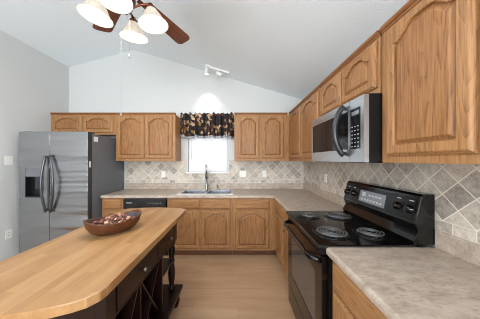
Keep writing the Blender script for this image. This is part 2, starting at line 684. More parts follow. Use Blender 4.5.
bl = empty('window_blind', (-0.54, YB + .035, WZ0), label='white horizontal slat blind lowered in the window over the sink', cat='blind')
b = MB()
z = WZ0 + .035
while z < WZ1 - .06:
    b.box(WX0 + .008, -.0215, -.0012, WX1 - .008, .0215, .0012, mat=Matrix.Translation((0, YB + .035, z)) @ Matrix.Rotation(radians(63), 4, 'X'))
    z += .034
b.build('slats', 'slat', bl)
MB().box(WX0 + .006, YB + .012, WZ1 - .05, WX1 - .006, YB + .058, WZ1 - .002, .004).build('head_rail', 'white', bl)
MB().box(WX0 + .008, YB + .022, WZ0 + .003, WX1 - .008, YB + .048, WZ0 + .02, .003).build('bottom_rail', 'white', bl)
for x in (WX0 + .1, WX1 - .1):
    MB().cyl((x, YB + .034, WZ0 + .015), (x, YB + .034, WZ1 - .04), .0015, 6).build('ladder_cord', 'cord', bl)
MB().cyl((WX0 + .06, YB + .008, 1.45), (WX0 + .06, YB + .008, WZ1 - .05), .004, 8).build('tilt_wand', 'white', bl)


# ------------------------------------------------------------------ cabinets
def arch(t):
    t = abs(t)
    f = max(0.0, min(1.0, (0.94 - t) / 0.66))
    s = f * f * (3 - 2 * f)
    return s * 0.86 + 0.14 * max(0.0, 1 - t * t)


def door_loops(x0, z0, w_, h_, stile, drop):
    N = 33

    def outer(ins, n):
        l = [(x0 + ins, -n, z0 + ins), (x0 + w_ - ins, -n, z0 + ins)]
        for i in range(N):
            u = 1 - i / (N - 1)
            l.append((x0 + ins + (w_ - 2 * ins) * u, -n, z0 + h_ - ins))
        return l

    def inner(d, n):
        a0, a1 = x0 + stile + d, x0 + w_ - stile - d
        l = [(a0, -n, z0 + stile + d), (a1, -n, z0 + stile + d)]
        for i in range(N):
            u = 1 - i / (N - 1)
            x = a0 + (a1 - a0) * u
            l.append((x, -n, z0 + h_ - stile * .85 - d - drop * (1 - arch(2 * u - 1))))
        return l
    return outer, inner


T = 0.023


def add_door(root, x0, z0, w_, h_, name='door'):
    stile = min(.05, w_ * .14, h_ * .18)
    drop = min(.062, h_ * .17)
    outer, inner = door_loops(x0, z0, w_, h_, stile, drop)
    b = MB()
    b.loops([outer(0, .001), outer(0, T - .011), outer(.004, T - .010), outer(.009, T - .003), outer(.014, T), inner(-.001, T), inner(.002, T - .003), inner(.003, T - .016)], cap0=True, cap1=True)
    d = b.build(name, 'oak', root, local=True)
    k = .016
    b = MB()
    b.loops([inner(.004, T - .0155), inner(.010, T - .0145), inner(.010 + k, T - .002), inner(.013 + k, T - .002)], cap0=True, cap1=True)
    b.build('raised_panel', 'oak_panel', d, local=True)
    return d


def add_drawer(root, x0, z0, w_, h_, name='drawer_front'):
    b = MB()
    lp = []
    for ins, n in ((0, .001), (0, T - .011), (.004, T - .010), (.009, T - .003), (.014, T)):
        lp.append([(x0 + ins, -n, z0 + ins), (x0 + w_ - ins, -n, z0 + ins), (x0 + w_ - ins, -n, z0 + h_ - ins), (x0 + ins, -n, z0 + h_ - ins)])
    b.loops(lp, cap0=True, cap1=True)
    return b.build(name, 'oak_h', root, local=True)


UP0, UP1 = 1.415, 2.165        # upper cabinets: bottom, top of box
UD = 0.318                     # depth


def upper(loc_xy, rz, w_, label, doors, z0=UP0, depth=UD, crown=(0, 0), dz=.04):
    root = empty('upper_cabinet', (loc_xy[0], loc_xy[1], z0), rz, label, 'cabinet')
    h = UP1 - z0
    b = MB()
    # open-bottomed box: recessed underside
    b.box(0, 0, 0, w_, .02, h)
    b.box(0, .02, 0, .016, depth, h).box(w_ - .016, .02, 0, w_, depth, h)
    b.box(.016, .02, .018, w_ - .016, depth, .032).box(.016, .02, h - .016, w_ - .016, depth, h)
    b.box(.016, depth - .008, .032, w_ - .016, depth, h - .016)
    b.build('cabinet_box', 'oak_frame', root, local=True)
    for x0, dw in doors:
        add_door(root, x0, dz, dw, h - dz - .02)
    x0, x1 = -crown[0], w_ + crown[1]
    b = MB()
    prof = [(.03, h - .004), (-.004, h - .004), (-.006, h + .006), (-.014, h + .012), (-.018, h + .022), (-.018, h + .03), (.03, h + .03)]
    b.prism(prof, lambda p, t: (t, p[0], p[1]), x0, x1)
    b.build('crown_trim', 'oak_trim', root, local=True)
    return root


YU = YB - .002 - UD            # front plane of the back-wall uppers
# left pair over the refrigerator, tall pair, pair right of the window
upper((XL + .002, YU), 0, 1.05, 'short oak cabinet with two arched doors above the stainless refrigerator',
      [(.03, .478), (.53, .478)], z0=1.84, dz=.03)
upper((-1.977, YU), 0, .962, 'tall oak wall cabinet with two arched doors between refrigerator and sink window',
      [(.03, .435), (.485, .435)])
upper((-.058, YU), 0, .886, 'oak wall cabinet with two arched doors right of the sink window',
      [(.05, .35), (.44, .36)], crown=(0, -.03))
UDR = .34
XU = XR - .002 - UDR           # front plane of the right-wall uppers
R = -pi / 2
upper((XU, YU - .002), R, 1.13, 'oak corner wall cabinet with two arched doors left of the microwave',
      [(.045, .50), (.575, .53)], depth=UDR)
upper((XU, 1.885), R, .785, 'short oak cabinet with two arched doors directly above the microwave',
      [(.02, .365), (.40, .365)], z0=1.825, dz=.04, depth=UDR)
upper((XU, 1.085), R, 1.05, 'large oak wall cabinet nearest the viewer on the right wall',
      [(.05, .385), (.465, .385)], depth=UDR)

CT = 0.914      # countertop height
BH = 0.872      # base cabinet top


def base_cab(loc_xy, rz, w_, label, drawers, doors, depth=.59, side_drop=0.0):
    root = empty('base_cabinet', (loc_xy[0], loc_xy[1], 0), rz, label, 'cabinet')
    b = MB()
    b.box(0, 0, .1, w_, .02, BH)
    b.box(0, .02, .1, .018, depth, BH).box(w_ - .018, .02, .1, w_, depth, BH)
    b.box(.018, .02, .1, w_ - .018, depth, .118).box(.018, depth - .01, .118, w_ - .018, depth, BH)
    b.build('cabinet_box', 'oak_frame', root, local=True)
    MB().box(0, .07, 0, w_, .085, .1).build('toe_kick', 'kick', root, local=True)
    for x0, dw in drawers:
        add_drawer(root, x0, .712, dw, .14)
    for x0, dw in doors:
        add_door(root, x0, .13, dw, .555)
    return root


YC = 2.75
base_cab((-1.998, YC), 0, .318, 'narrow oak base cabinet between refrigerator and dishwasher', [(.03, .262)], [(.03, .262)])
base_cab((-1.038, YC), 0, .956, 'oak sink base cabinet with two drawer fronts over two arched doors',
         [(.03, .448), (.496, .432)], [(.03, .448), (.496, .432)])
base_cab((-.08, YC), 0, .634, 'oak base cabinet between the sink and the corner, one drawer over one door', [(.04, .50)], [(.04, .50)])
XC = .556
base_cab((XC, YC - .002), R, .885, 'oak base cabinet between the corner and the far side of the range',
         [(.06, .36), (.46, .39)], [(.06, .36), (.46, .39)])
base_cab((XC, 1.1), R, 1.3, 'oak base cabinet nearest the viewer, right of the black range',
         [(.04, .44), (.52, .44)], [(.04, .44), (.52, .44)])


# ------------------------------------------------------------------ countertops
def rolled(b, p0, p1, inward, top=CT, th=.042):
    """rounded front nosing running from p0 to p1, inward = unit vector away from the front"""
    prof = [(.03, top - th), (.006, top - th), (.001, top - th + .006), (0, top - th + .016), (0, top - .014), (.004, top - .005), (.013, top), (.03, top)]
    p0, p1, n = Vector(p0), Vector(p1), Vector(inward)
    b.prism(prof, lambda p, t: (p0 + (p1 - p0) * t + n * p[0]) + Vector((0, 0, p[1])), 0, 1)


XF, YFR = .52, 2.72
b = MB()
SX0, SX1, SY0, SY1 = -.905, -.095, 2.835, 3.265        # sink cut-out
zt, zb = CT, BH + .001
b.box(-2.0, YFR + .03, zb, SX0, YB, zt)
b.box(SX1, YFR + .03, zb, XR, YB, zt)
b.box(SX0, YFR + .03, zb, SX1, SY0, zt).box(SX0, SY1, zb, SX1, YB, zt)
b.box(XF + .03, 1.864, zb, XR, YFR + .03, zt)
rolled(b, (-2.0, YFR, 0), (XF + .03, YFR, 0), (0, 1, 0))
rolled(b, (XF, 1.864, 0), (XF, YFR + .02, 0), (1, 0, 0))
b.box(-2.0, YB - .02, zt, XR - .02, YB, 1.02, .003)
b.box(XR - .02, 1.864, zt, XR, YB, 1.02, .003)
tag(b.build('countertop', 'laminate'), 'taupe L-shaped laminate countertop along the back wall with the sink in it', 'countertop')
b = MB()
b.box(XF + .03, -.22, zb, XR, 1.103, zt)
rolled(b, (XF, -.22, 0), (XF, 1.103, 0), (1, 0, 0))
b.box(XR - .02, -.22, zt, XR, 1.103, 1.02, .003)
tag(b.build('countertop', 'laminate'), 'taupe laminate countertop in the right foreground, nearest the viewer', 'countertop')

# ------------------------------------------------------------------ sink, faucet
sk = empty('kitchen_sink', (-.5, 3.04, CT), label='stainless double bowl sink set in the back countertop', cat='sink')
b = MB()
X0, X1, Y0, Y1 = SX0 - .02, SX1 + .02, SY0 - .022, SY1 + .022
xm = (X0 + X1) / 2
zr0, zr1 = CT + .0005, CT + .006
by1 = Y1 - .085
for a in ((X0, Y0, X1, Y0 + .035), (X0, by1, X1, Y1), (X0, Y0 + .035, X0 + .035, by1), (X1 - .035, Y0 + .035, X1, by1), (xm - .018, Y0 + .035, xm + .018, by1)):
    b.box(a[0], a[1], zr0, a[2], a[3], zr1)
b.build('sink_rim', 'sinksteel', sk)
for xa, xb in ((X0 + .035, xm - .018), (xm + .018, X1 - .035)):
    b = MB()
    ya, yb = Y0 + .035, by1

    def rr(i, z_, r=.05):
        l = []
        for cx, cy, a0 in ((xb - i - r, yb - i - r, 0), (xa + i + r, yb - i - r, 90), (xa + i + r, ya + i + r, 180), (xb - i - r, ya + i + r, 270)):
            for k in range(6):
                a = radians(a0 + 18 * k)
                l.append((cx + r * cos(a), cy + r * sin(a), z_))
        return l
    b.loops([rr(-.001, zr1 - .001, .03), rr(.004, zr1 - .006, .04), rr(.008, CT - .15), rr(.03, CT - .175)], cap1=True, smooth=False)
    b.build('sink_bowl', 'sinksteel', sk, recalc=False)
    MB().lathe([(.0, .003), (.038, .003), (.042, 0)], Matrix.Translation(((xa + xb) / 2, (ya + yb) / 2, CT - .1749)), 24, cap=False).build('drain', 'chrome', sk)

fx, fy = -.545, by1 + .045
fc = empty('faucet', (fx, fy, zr1), label='brushed nickel gooseneck faucet behind the sink', cat='faucet')
MB().lathe([(.028, 0), (.028, .008), (.02, .014), (.02, .09), (.017, .1), (0, .1)], Matrix.Translation((fx, fy, zr1)), 24).build('faucet_body', 'nickel', fc)
pts = [(fx, fy, zr1 + .09), (fx, fy, zr1 + .32)]
for k in range(1, 13):
    a = pi * k / 12
    pts.append((fx + .002 * k, fy - .085 + .085 * cos(a), zr1 + .36 + .085 * sin(a)))
pts.append((fx + .026, fy - .17, zr1 + .30))
MB().tube(pts, .015, 12).build('spout', 'chrome', fc)
MB().cyl((fx + .026, fy - .17, zr1 + .31), (fx + .026, fy - .17, zr1 + .2), .017, 16, .019).build('spray_head', 'handle', fc)
MB().tube([(fx + .018, fy, zr1 + .06), (fx + .045, fy - .005, zr1 + .07), (fx + .085, fy - .01, zr1 + .13)], [.009, .008, .006], 10).build('lever_handle', 'nickel', fc)
sd = empty('soap_dispenser', (fx + .19, fy, zr1), label='small chrome soap dispenser right of the faucet', cat='soap dispenser')
MB().lathe([(.02, 0), (.02, .006), (.011, .012), (.011, .045), (0, .047)], Matrix.Translation((fx + .19, fy, zr1)), 20).build('dispenser_base', 'nickel', sd)
MB().tube([(fx + .19, fy, zr1 + .04), (fx + .19, fy, zr1 + .075), (fx + .185, fy - .03, zr1 + .082), (fx + .18, fy - .06, zr1 + .072)], .007, 10).build('pump_nozzle', 'nickel', sd)

# ------------------------------------------------------------------ dishwasher
dw = empty('dishwasher', (-1.36, YC, 0), label='black dishwasher built in left of the sink cabinet', cat='dishwasher')
x0, x1 = -1.675, -1.045
MB().box(x0, YC + .01, .1, x1, YC + .56, .868).build('dishwasher_tub', 'blackm', dw)
MB().box(x0 + .004, YC - .025, .115, x1 - .004, YC + .01, .715, .005).build('dishwasher_door', 'black', dw)
cp = MB().box(x0 + .004, YC - .03, .72, x1 - .004, YC + .01, .862, .006).build('control_panel', 'blackplastic', dw)
for i in range(6):
    MB().box(x1 - .27 + i * .036, YC - .0318, .80, x1 - .25 + i * .036, YC - .0302, .806).build('button_print', 'mark', cp)
MB().box(x0 + .05, YC - .0318, .80, x0 + .13, YC - .0302, .812).build('button_print', 'mark', cp)
MB().box(x0 + .2, YC - .036, .745, x1 - .2, YC - .03, .765, .002).build('pull_handle', 'blackm', dw)
MB().box(x0 + .01, YC + .05, 0, x1 - .01, YC + .06, .1).build('kick_plate', 'blackm', dw)

# ------------------------------------------------------------------ refrigerator
FX0, FX1, FY = -2.945, -2.022, 2.515
fr = empty('refrigerator', (-2.48, 2.9, 0), label='stainless steel side-by-side refrigerator at the left wall', cat='refrigerator')
MB().box(FX0 + .005, FY + .09, .03, FX1 - .003, YB - .03, 1.79, .006).build('refrigerator_body', 'fridgeside', fr)
MB().box(FX0 + .02, FY + .07, .06, FX1 - .02, FY + .09, 1.78).build('gasket', 'gasket', fr)
MB().box(FX0 + .03, FY + .06, 0, FX1 - .03, YB - .06, .03).build('base_grille', 'gasket', fr)
SP = -2.535
DX0, DX1, DZ0, DZ1 = -2.865, -2.615, .925, 1.315
b = MB()
d0, d1, zl, zh = FY, FY + .07, .07, 1.812


def rnd_door(b, xa, xb, za, zb_):
    r = .002
    prof = [(xa, d1), (xa, d0 + r)]
    for k in range(1, 6):
        a = pi + pi / 2 * k / 6
        prof.append((xa + r + r * cos(a), d0 + r + r * sin(a)))
    prof += [(xa + r, d0), (xb - r, d0)]
    for k in range(1, 6):
        a = 1.5 * pi + pi / 2 * k / 6
        prof.append((xb - r + r * cos(a), d0 + r + r * sin(a)))
    prof += [(xb, d0 + r), (xb, d1)]
    b.prism(prof, lambda p, t: (p[0], p[1], t), za, zb_)


rnd_door(b, FX0, SP - .003, zl, DZ0)
rnd_door(b, FX0, SP - .003, DZ1, zh)
b.box(FX0, d0 + .006, DZ0, DX0, d1, DZ1).box(DX1, d0 + .006, DZ0, SP - .003, d1, DZ1)
b.box(FX0 + .006, d0, DZ0, DX0, d0 + .006, DZ1).box(DX1, d0, DZ0, SP - .009, d0 + .006, DZ1)
b.box(FX0, d0 + .006, DZ0, FX0 + .006, d0 + .006, DZ1).box(SP - .009, d0 + .006, DZ0, SP - .003, d0 + .006, DZ1)
b.box(DX0, d1 - .005, DZ0, DX1, d1, DZ1)
fz = b.build('freezer_door', 'steel', fr)
MB().box(DX0, d0 + .004, 1.205, DX1, d0 + .05, DZ1, .004).build('dispenser_panel', 'display', fz)
b = MB()
b.box(DX0, d1 - .012, DZ0, DX1, d1 - .005, 1.205)
b.box(DX0, d0 + .002, DZ0, DX0 + .012, d1 - .012, 1.205).box(DX1 - .012, d0 + .002, DZ0, DX1, d1 - .012, 1.205)
b.box(DX0 + .012, d0 + .002, DZ0, DX1 - .012, d1 - .012, DZ0 + .016)
b.build('dispenser_recess', 'blackplastic', fz)
MB().box(-2.76, d0 + .03, 1.03, -2.71, d0 + .045, 1.2, .004).build('dispenser_paddle', 'gasket', fz)
b = MB()
rnd_door(b, SP + .003, FX1, zl, zh)
rd = b.build('refrigerator_door', 'steel', fr)
MB().box(FX1 + .0002, FY + .006, zl, FX1 + .003, FY + .07, zh).build('door_edge', 'gasket', rd)
MB().box(SP - .0028, FY + .004, zl, SP + .0028, FY + .0695, zh - .001).build('door_gap_shade', 'gasket', rd)  # dark strip standing in for the shade between the two doors


def bow_handle(sx, parent, lab=None):
    x = SP + sx * .03
    pts = []
    for k in range(17):
        t = k / 16
        s = sin(pi * t)
        pts.append((x + sx * (.0 + (.03 if sx < 0 else .066) * s), d0 - .022 - .03 * s, .735 + .755 * t))
    b = MB().tube(pts, .0165, 12)
    for z_ in (.765, 1.46):
        b.cyl((x + sx * .012, d0 - .03, z_), (x + sx * .012, d0 + .001, z_), .013, 12)
    return b.build('handle', 'handle', parent)


bow_handle(-1, fz)
bow_handle(1, rd)
MB().box(FX1 - .17, FY + .03, 1.7905, FX1 - .03, FY + .16, 1.82, .005).build('hinge_cover', 'gasket', fr)
MB().box(FX0 + .03, FY + .03, 1.7905, FX0 + .14, FY + .16, 1.82, .005).build('hinge_cover', 'gasket', fr)
MB().box(FX1 - .003, FY + .11, 1.69, FX1 - .0022, FY + .19, 1.76).build('paper_label', 'sticker', fr)
MB().box(FX1 + .003, FY + .02, 1.33, FX1 + .0036, FY + .05, 1.41).build('paper_label', 'sticker', rd)

# ------------------------------------------------------------------ electric range
RY0, RY1 = 1.106, 1.858
rg = empty('electric_range', (.85, 1.48, 0), label='black electric coil range between the two right-hand countertops', cat='stove')
MB().box(.535, RY0, .03, 1.148, RY1, .895).build('range_body', 'black', rg)
for x in (.58, 1.1):
    for y in (RY0 + .06, RY1 - .06):
        MB().cyl((x, y, 0), (x, y, .032), .018, 12).build('levelling_foot', 'blackm', rg)
ck = MB().box(.476, RY0 - .001, .897, 1.06, RY1 + .001, .925, .008, 3).build('cooktop', 'black', rg)
MB().box(.492, RY0 + .01, .862, .534, RY1 - .01, .894, .003).build('front_trim', 'blackm', rg)
dx0, dx1 = .497, .533
oz0, oz1 = .235, .855
wy0, wy1, wz0, wz1 = RY0 + .1, RY1 - .1, .36, .72
b = MB()
b.box(dx0, RY0 + .006, oz0, dx1, wy0, oz1).box(dx0, wy1, oz0, dx1, RY1 - .006, oz1)
b.box(dx0, wy0, oz0, dx1, wy1, wz0).box(dx0, wy0, wz1, dx1, wy1, oz1)
od = b.build('oven_door', 'black', rg)
MB().box(dx0 + .003, wy0, wz0, dx0 + .012, wy1, wz1).build('oven_window', 'ovenglass', od)
pts = []
for k in range(21):
    t = k / 20
    e = min(t, 1 - t)
    s = min(1.0, e / .09)
    s = sin(s * pi / 2)
    pts.append((dx0 - .004 - .052 * s, RY0 + .02 + (RY1 - RY0 - .04) * t, .825))
MB().tube(pts, .014, 10, 1.25).build('handle', 'black', od)
sdw = MB().box(dx0 + .002, RY0 + .006, .05, dx1, RY1 - .006, .225, .006).build('storage_drawer', 'black', rg)
# backguard
prof = [(1.168, .9255), (1.045, .9255), (1.035, .95), (1.075, 1.0), (1.052, 1.036), (1.047, 1.05), (1.083, 1.212), (1.096, 1.226), (1.168, 1.226)]
bg_ = MB().prism(prof, lambda p, t: (p[0], t, p[1]), RY0, RY1, .007).build('backguard', 'black', rg)
# everything on the sloped control face is laid out in its plane
p_lo, p_hi = Vector((1.047, 0, 1.05)), Vector((1.083, 0, 1.212))
up_ = (p_hi - p_lo).normalized()
nrm = Vector((-up_.z, 0, up_.x))


def face(y, v, o=0.0):
    return p_lo + up_ * v + nrm * o + Vector((0, y, 0))


def facebox(b, y0, y1, v0, v1, o0, o1):
    q = [face(y0, v0, o0), face(y1, v0, o0), face(y1, v1, o0), face(y0, v1, o0)]
    q2 = [face(y0, v0, o1), face(y1, v0, o1), face(y1, v1, o1), face(y0, v1, o1)]
    b._add(q + q2, [(0, 1, 2, 3), (4, 7, 6, 5), (0, 4, 5, 1), (1, 5, 6, 2), (2, 6, 7, 3), (3, 7, 4, 0)])


b = MB()
facebox(b, RY0 + .02, RY1 - .02, .008, .15, .0004, .0016)
fp = b.build('control_panel', 'glassblack', bg_)
b = MB()
facebox(b, 1.35, 1.63, .03, .125, .002, .0032)
b.build('clock_display', 'display', bg_)
marks = [(1.375 + .034 * i, 1.397 + .034 * i, .045, .06, .0033, .004) for i in range(7)]
marks += [(1.56, 1.60, .078, .112, .0033, .004)]
marks += [(1.39 + .036 * i, 1.415 + .036 * i, .088, .1, .0033, .004) for i in range(4)]
marks += [(y - .016, y + .016, .128, .134, .0018, .0024) for y in (1.80, 1.715, 1.245, 1.155)]
for mk in marks:
    b = MB()
    facebox(b, *mk)
    b.build('panel_print', 'mark', bg_)
for y in (1.80, 1.715, 1.245, 1.155):
    m = Matrix.Translation(face(y, .078, .001)) @ nrm.to_track_quat('Z', 'Y').to_matrix().to_4x4()
    b = MB().lathe([(.027, 0), (.027, .006), (.021, .01), (.019, .026), (.017, .029), (0, .029)], m, 24)
    kn = b.build('knob', 'black', rg)
    b = MB()
    b.box(-.006, -.02, .027, .006, .02, .038, .002, mat=m)
    b.build('knob_grip', 'blackm', kn)


def burner(x, y, r, turns):
    zc = .9252
    b = MB().lathe([(r + .022, .0), (r + .022, .004), (r + .014, .0055), (r + .004, .003), (r * .5, .0015), (.0, .0012)], Matrix.Translation((x, y, zc)), 48)
    pn = b.build('burner', 'pan', rg)
    pn['label'] = 'round drip pan under a coil'
    pts = []
    n = int(turns * 30)
    for i in range(n + 1):
        t = i / n
        a = t * turns * 2 * pi
        rr_ = .022 + (r - .022) * t
        pts.append((x + rr_ * cos(a), y + rr_ * sin(a), zc + .013))
    b = MB().tube(pts, .0052, 8, 0.8)
    for k in range(3):
        a = k * 2 * pi / 3 + .4
        b.box(-.0, -.002, .003, r, .002, .009, mat=Matrix.Translation((x, y, zc)) @ Matrix.Rotation(a, 4, 'Z'))
    b.build('coil', 'coil', pn)


burner(.642, 1.292, .098, 4)
burner(.905, 1.285, .08, 3)
burner(.642, 1.69, .075, 3)
burner(.895, 1.672, .098, 4)

# ------------------------------------------------------------------ microwave
MX, MY0, MY1, MZ0, MZ1 = .735, 1.092, 1.866, 1.412, 1.82
mw = empty('microwave', (.95, 1.48, MZ0), label='stainless over-the-range microwave above the black range', cat='microwave')
MB().box(MX + .03, MY0, MZ0 + .012, XR - .002, MY1, MZ1).build('microwave_body', 'blackm', mw)
MB().box(MX + .04, MY0 + .02, MZ0, 1.12, MY1 - .02, MZ0 + .012).build('underside_vent', 'blackplastic', mw)
SPL = 1.236
b = MB()      # door with its glass opening
gy0, gy1, gz0, gz1 = SPL + .012, MY1 - .022, 1.50, 1.755
b.box(MX, SPL + .002, gz1, MX + .03, MY1, MZ1 - .005).box(MX, SPL + .002, MZ0 + .005, MX + .03, MY1, gz0)
b.box(MX, SPL + .002, gz0, MX + .03, gy0, gz1).box(MX, gy1, gz0, MX + .03, MY1, gz1)
md = b.build('microwave_door', 'steel2', mw)
MB().box(MX + .001, gy0, gz0, MX + .028, gy1, gz1).build('door_glass', 'glassblack', md)
pts = []
for k in range(19):
    t = k / 18
    s = sin(pi * t) ** 0.7 if 0 < t < 1 else 0
    pts.append((MX - .014 - .06 * s, SPL + .045, 1.462 + .33 * t))
b = MB().tube(pts, .018, 12)
for z_ in (1.475, 1.78):
    b.cyl((MX - .02, SPL + .045, z_), (MX + .001, SPL + .045, z_), .011, 10)
b.build('handle', 'mwhandle', md)
b = MB()
cy0, cy1 = MY0 + .03, SPL - .01
b.box(MX, MY0, gz1, MX + .03, SPL - .002, MZ1 - .005).box(MX, MY0, MZ0 + .005, MX + .03, SPL - .002, gz0)
b.box(MX, MY0, gz0, MX + .03, cy0, gz1).box(MX, cy1, gz0, MX + .03, SPL - .002, gz1)
cf = b.build('control_frame', 'steel2', mw)
kp = MB().box(MX + .001, cy0, gz0, MX + .028, cy1, gz1).build('keypad', 'glassblack', mw)
MB().box(MX + .0002, cy0 + .015, 1.712, MX + .0009, cy1 - .015, 1.738).build('clock_display', 'display', kp)
for r_ in range(6):
    for c_ in range(3):
        yy = cy0 + .018 + c_ * .03
        MB().box(MX + .0003, yy, 1.512 + r_ * .025, MX + .0009, yy + .012, 1.518 + r_ * .025).build('button_print', 'mark', kp)

# ------------------------------------------------------------------ island
ix = -.871
isl = empty('kitchen_island', (ix, 1.33, 0), label='dark mahogany kitchen island with a butcher block top', cat='kitchen island')
right = [(-.535, .80), (-.533, .765), (-.54, .735), (-.565, .70), (-.606, .675), (-.704, .639), (-.79, .618), (ix, .61)]
far = [(ix, 2.035), (-.784, 2.028), (-.70, 2.017), (-.62, 2.0), (-.572, 1.986), (-.55, 1.97), (-.543, 1.94)]
poly = right[::-1] + far[::-1]
poly = [(p[0], p[1]) for p in poly]
mir = [(2 * ix - x, y) for x, y in poly[1:-1]][::-1]
poly = poly + mir
MB().prism(poly, lambda p, t: (p[0], p[1], t), CT - .04, CT, .004).build('butcher_block_top', 'butcher', isl)
AX0, AX1, AY0, AY1 = 2 * ix + .605, -.605, .86, 1.83
zt = CT - .041
b = MB()
b.box(AX0, AY0, .655, AX1 - .02, AY1, zt)
b.box(AX1 - .02, AY0, .655, AX1, AY1, .668)
b.build('apron', 'mahogany', isl)
for ya, yb, ky in ((.935, 1.405, 1.17), (1.415, 1.75, 1.63)):
    d = MB().box(AX1 - .019, ya, .675, AX1 + .004, yb, .862, .004).build('drawer', 'mahogany', isl)
    m = Matrix.Translation((AX1 + .004, ky, .748)) @ Matrix.Rotation(pi / 2, 4, 'Y')
    MB().lathe([(.006, 0), (.006, .012), (.013, .017), (.014, .024), (.009, .03), (0, .031)], m, 20).build('knob', 'nickel', d)
LEG = [(.024, .19), (.03, .2), (.033, .215), (.024, .23), (.022, .25), (.03, .29), (.034, .34), (.032, .38), (.024, .43), (.021, .445), (.028, .455), (.028, .47), (.021, .48),
       (.026, .52), (.032, .555), (.03, .585), (.022, .61), (.022, .62), (.034, .632), (.034, .645), (.026, .655)]
for x in (AX1 - .032, AX0 + .032):
    b = MB().lathe(LEG, Matrix.Translation((x, AY1 - .034, 0)), 24)
    b.box(x - .034, AY1 - .068, .655, x + .036, AY1 + .004, zt - .0005)
    b.build('turned_leg', 'mahogany', isl)
for x in (AX1 - .032, AX0 + .032):
    MB().box(x - .034, AY0 - .004, .19, x + .036, AY0 + .06, zt - .0005, .003).build('corner_post', 'mahogany', isl)
MB().box(AX0 + .07, AY0 + .005, .19, AX1 - .068, AY0 + .02, .655).build('end_panel', 'mahogany', isl)
MB().box(AX0 - .04, AY0 - .03, .155, AX1 + .055, AY1 + .045, .19, .01, 3).build('bottom_shelf', 'mahogany', isl)
for x in (AX1 - .01, AX0 + .01):
    for y in (AY0 + .03, AY1 - .01):
        MB().lathe([(.02, 0), (.032, .01), (.045, .05), (.047, .08), (.038, .115), (.026, .13), (.03, .155)], Matrix.Translation((x, y, 0)), 24).build('bun_foot', 'mahogany', isl)
MB().box(AX0 + .01, 1.505, .19, AX1 - .008, 1.525, .655).build('side_panel', 'mahogany', isl)
MB().box(AX0 + .012, 1.525, .462, AX1 - .01, AY1 - .02, .482, .003).build('middle_shelf', 'mahogany', isl)
MB().box(ix - .01, AY0 + .02, .19, ix + .01, 1.505, .655).build('back_panel', 'mahogany', isl)
b = MB()
b.box(ix + .01, 1.185, .19, AX1 - .015, 1.2, .655)
for ya, yb in ((AY0 + .06, 1.185), (1.2, 1.505)):
    for s in (1, -1):
        L = math.hypot(yb - ya, .465)
        an = math.atan2(.465, yb - ya) * s
        m = Matrix.Translation((0, (ya + yb) / 2, .4225)) @ Matrix.Rotation(an, 4, 'X')
        b.box(ix + .01, -L / 2 + .008, -.006, AX1 - .02, L / 2 - .008, .006, mat=m)
wr = b.build('wine_rack_lattice', 'mahogany', isl)

# ------------------------------------------------------------------ wooden bowl of potpourri
BC = Vector((-.898, 1.362, CT + .0005))
ang = math.atan2(.29, .225)
bm4 = Matrix.Translation(BC) @ Matrix.Rotation(ang, 4, 'Z')
bw = empty('dough_bowl', BC, ang, 'oblong dark carved wooden bowl on the island top', 'bowl')
LA, LB, HB = .182, .124, .082


def bowl_loop(fr_, z_, lift):
    l = []
    for i in range(56):
        a = 2 * pi * i / 56
        ca, sa = cos(a), sin(a)
        ex = math.copysign(abs(ca) ** .9, ca)
        ey = math.copysign(abs(sa) ** .95, sa)
        l.append((LA * fr_ * ex, LB * fr_ * ey, z_ + lift * abs(ca) ** 2.5))
    return l


outer_p = [(.48, 0, 0), (.62, .004, 0), (.80, .022, .003), (.93, .048, .012), (.985, HB - .004, .026), (1.0, HB + .002, .029)]
b = MB().loops([bowl_loop(*p) for p in outer_p] + [bowl_loop(.985, HB + .005, .029), bowl_loop(.955, HB + .003, .029), bowl_loop(.93, HB - .004, .026)], cap0=True, cap1=False, smooth=True)
b.build('bowl_shell', 'bowlwood', bw, local=True)
b = MB().loops([bowl_loop(*p) for p in ((.93, HB - .0042, .026), (.85, .05, .010), (.7, .03, .004), (.5, .016, 0), (.2, .012, 0))], cap1=True, smooth=True)
b.build('bowl_inside', 'bowlin', bw, local=True, recalc=False)


def petal_mesh(kind):
    bm = bmesh.new()
    bmesh.ops.create_icosphere(bm, subdivisions=3, radius=1)
    rs = random.Random(kind * 11 + 3)
    fr1, fr2, ph = rs.uniform(2, 4), rs.uniform(3, 6), rs.uniform(0, 6)
    for v in bm.verts:
        a = math.atan2(v.co.y, v.co.x)
        k = 1 + .22 * sin(fr1 * a + ph + 2 * v.co.z) + .14 * sin(fr2 * v.co.z * 2 + a * 2 + ph)
        v.co *= k
        v.co.z *= .62
        v.co.z += .25 * (v.co.x ** 2)
    bm.normal_update()
    for f in bm.faces:
        f.smooth = True
    me = bpy.data.meshes.new('dried_petal')
    bm.to_mesh(me)
    bm.free()
    me.materials.append(POT[kind % 4])
    return me


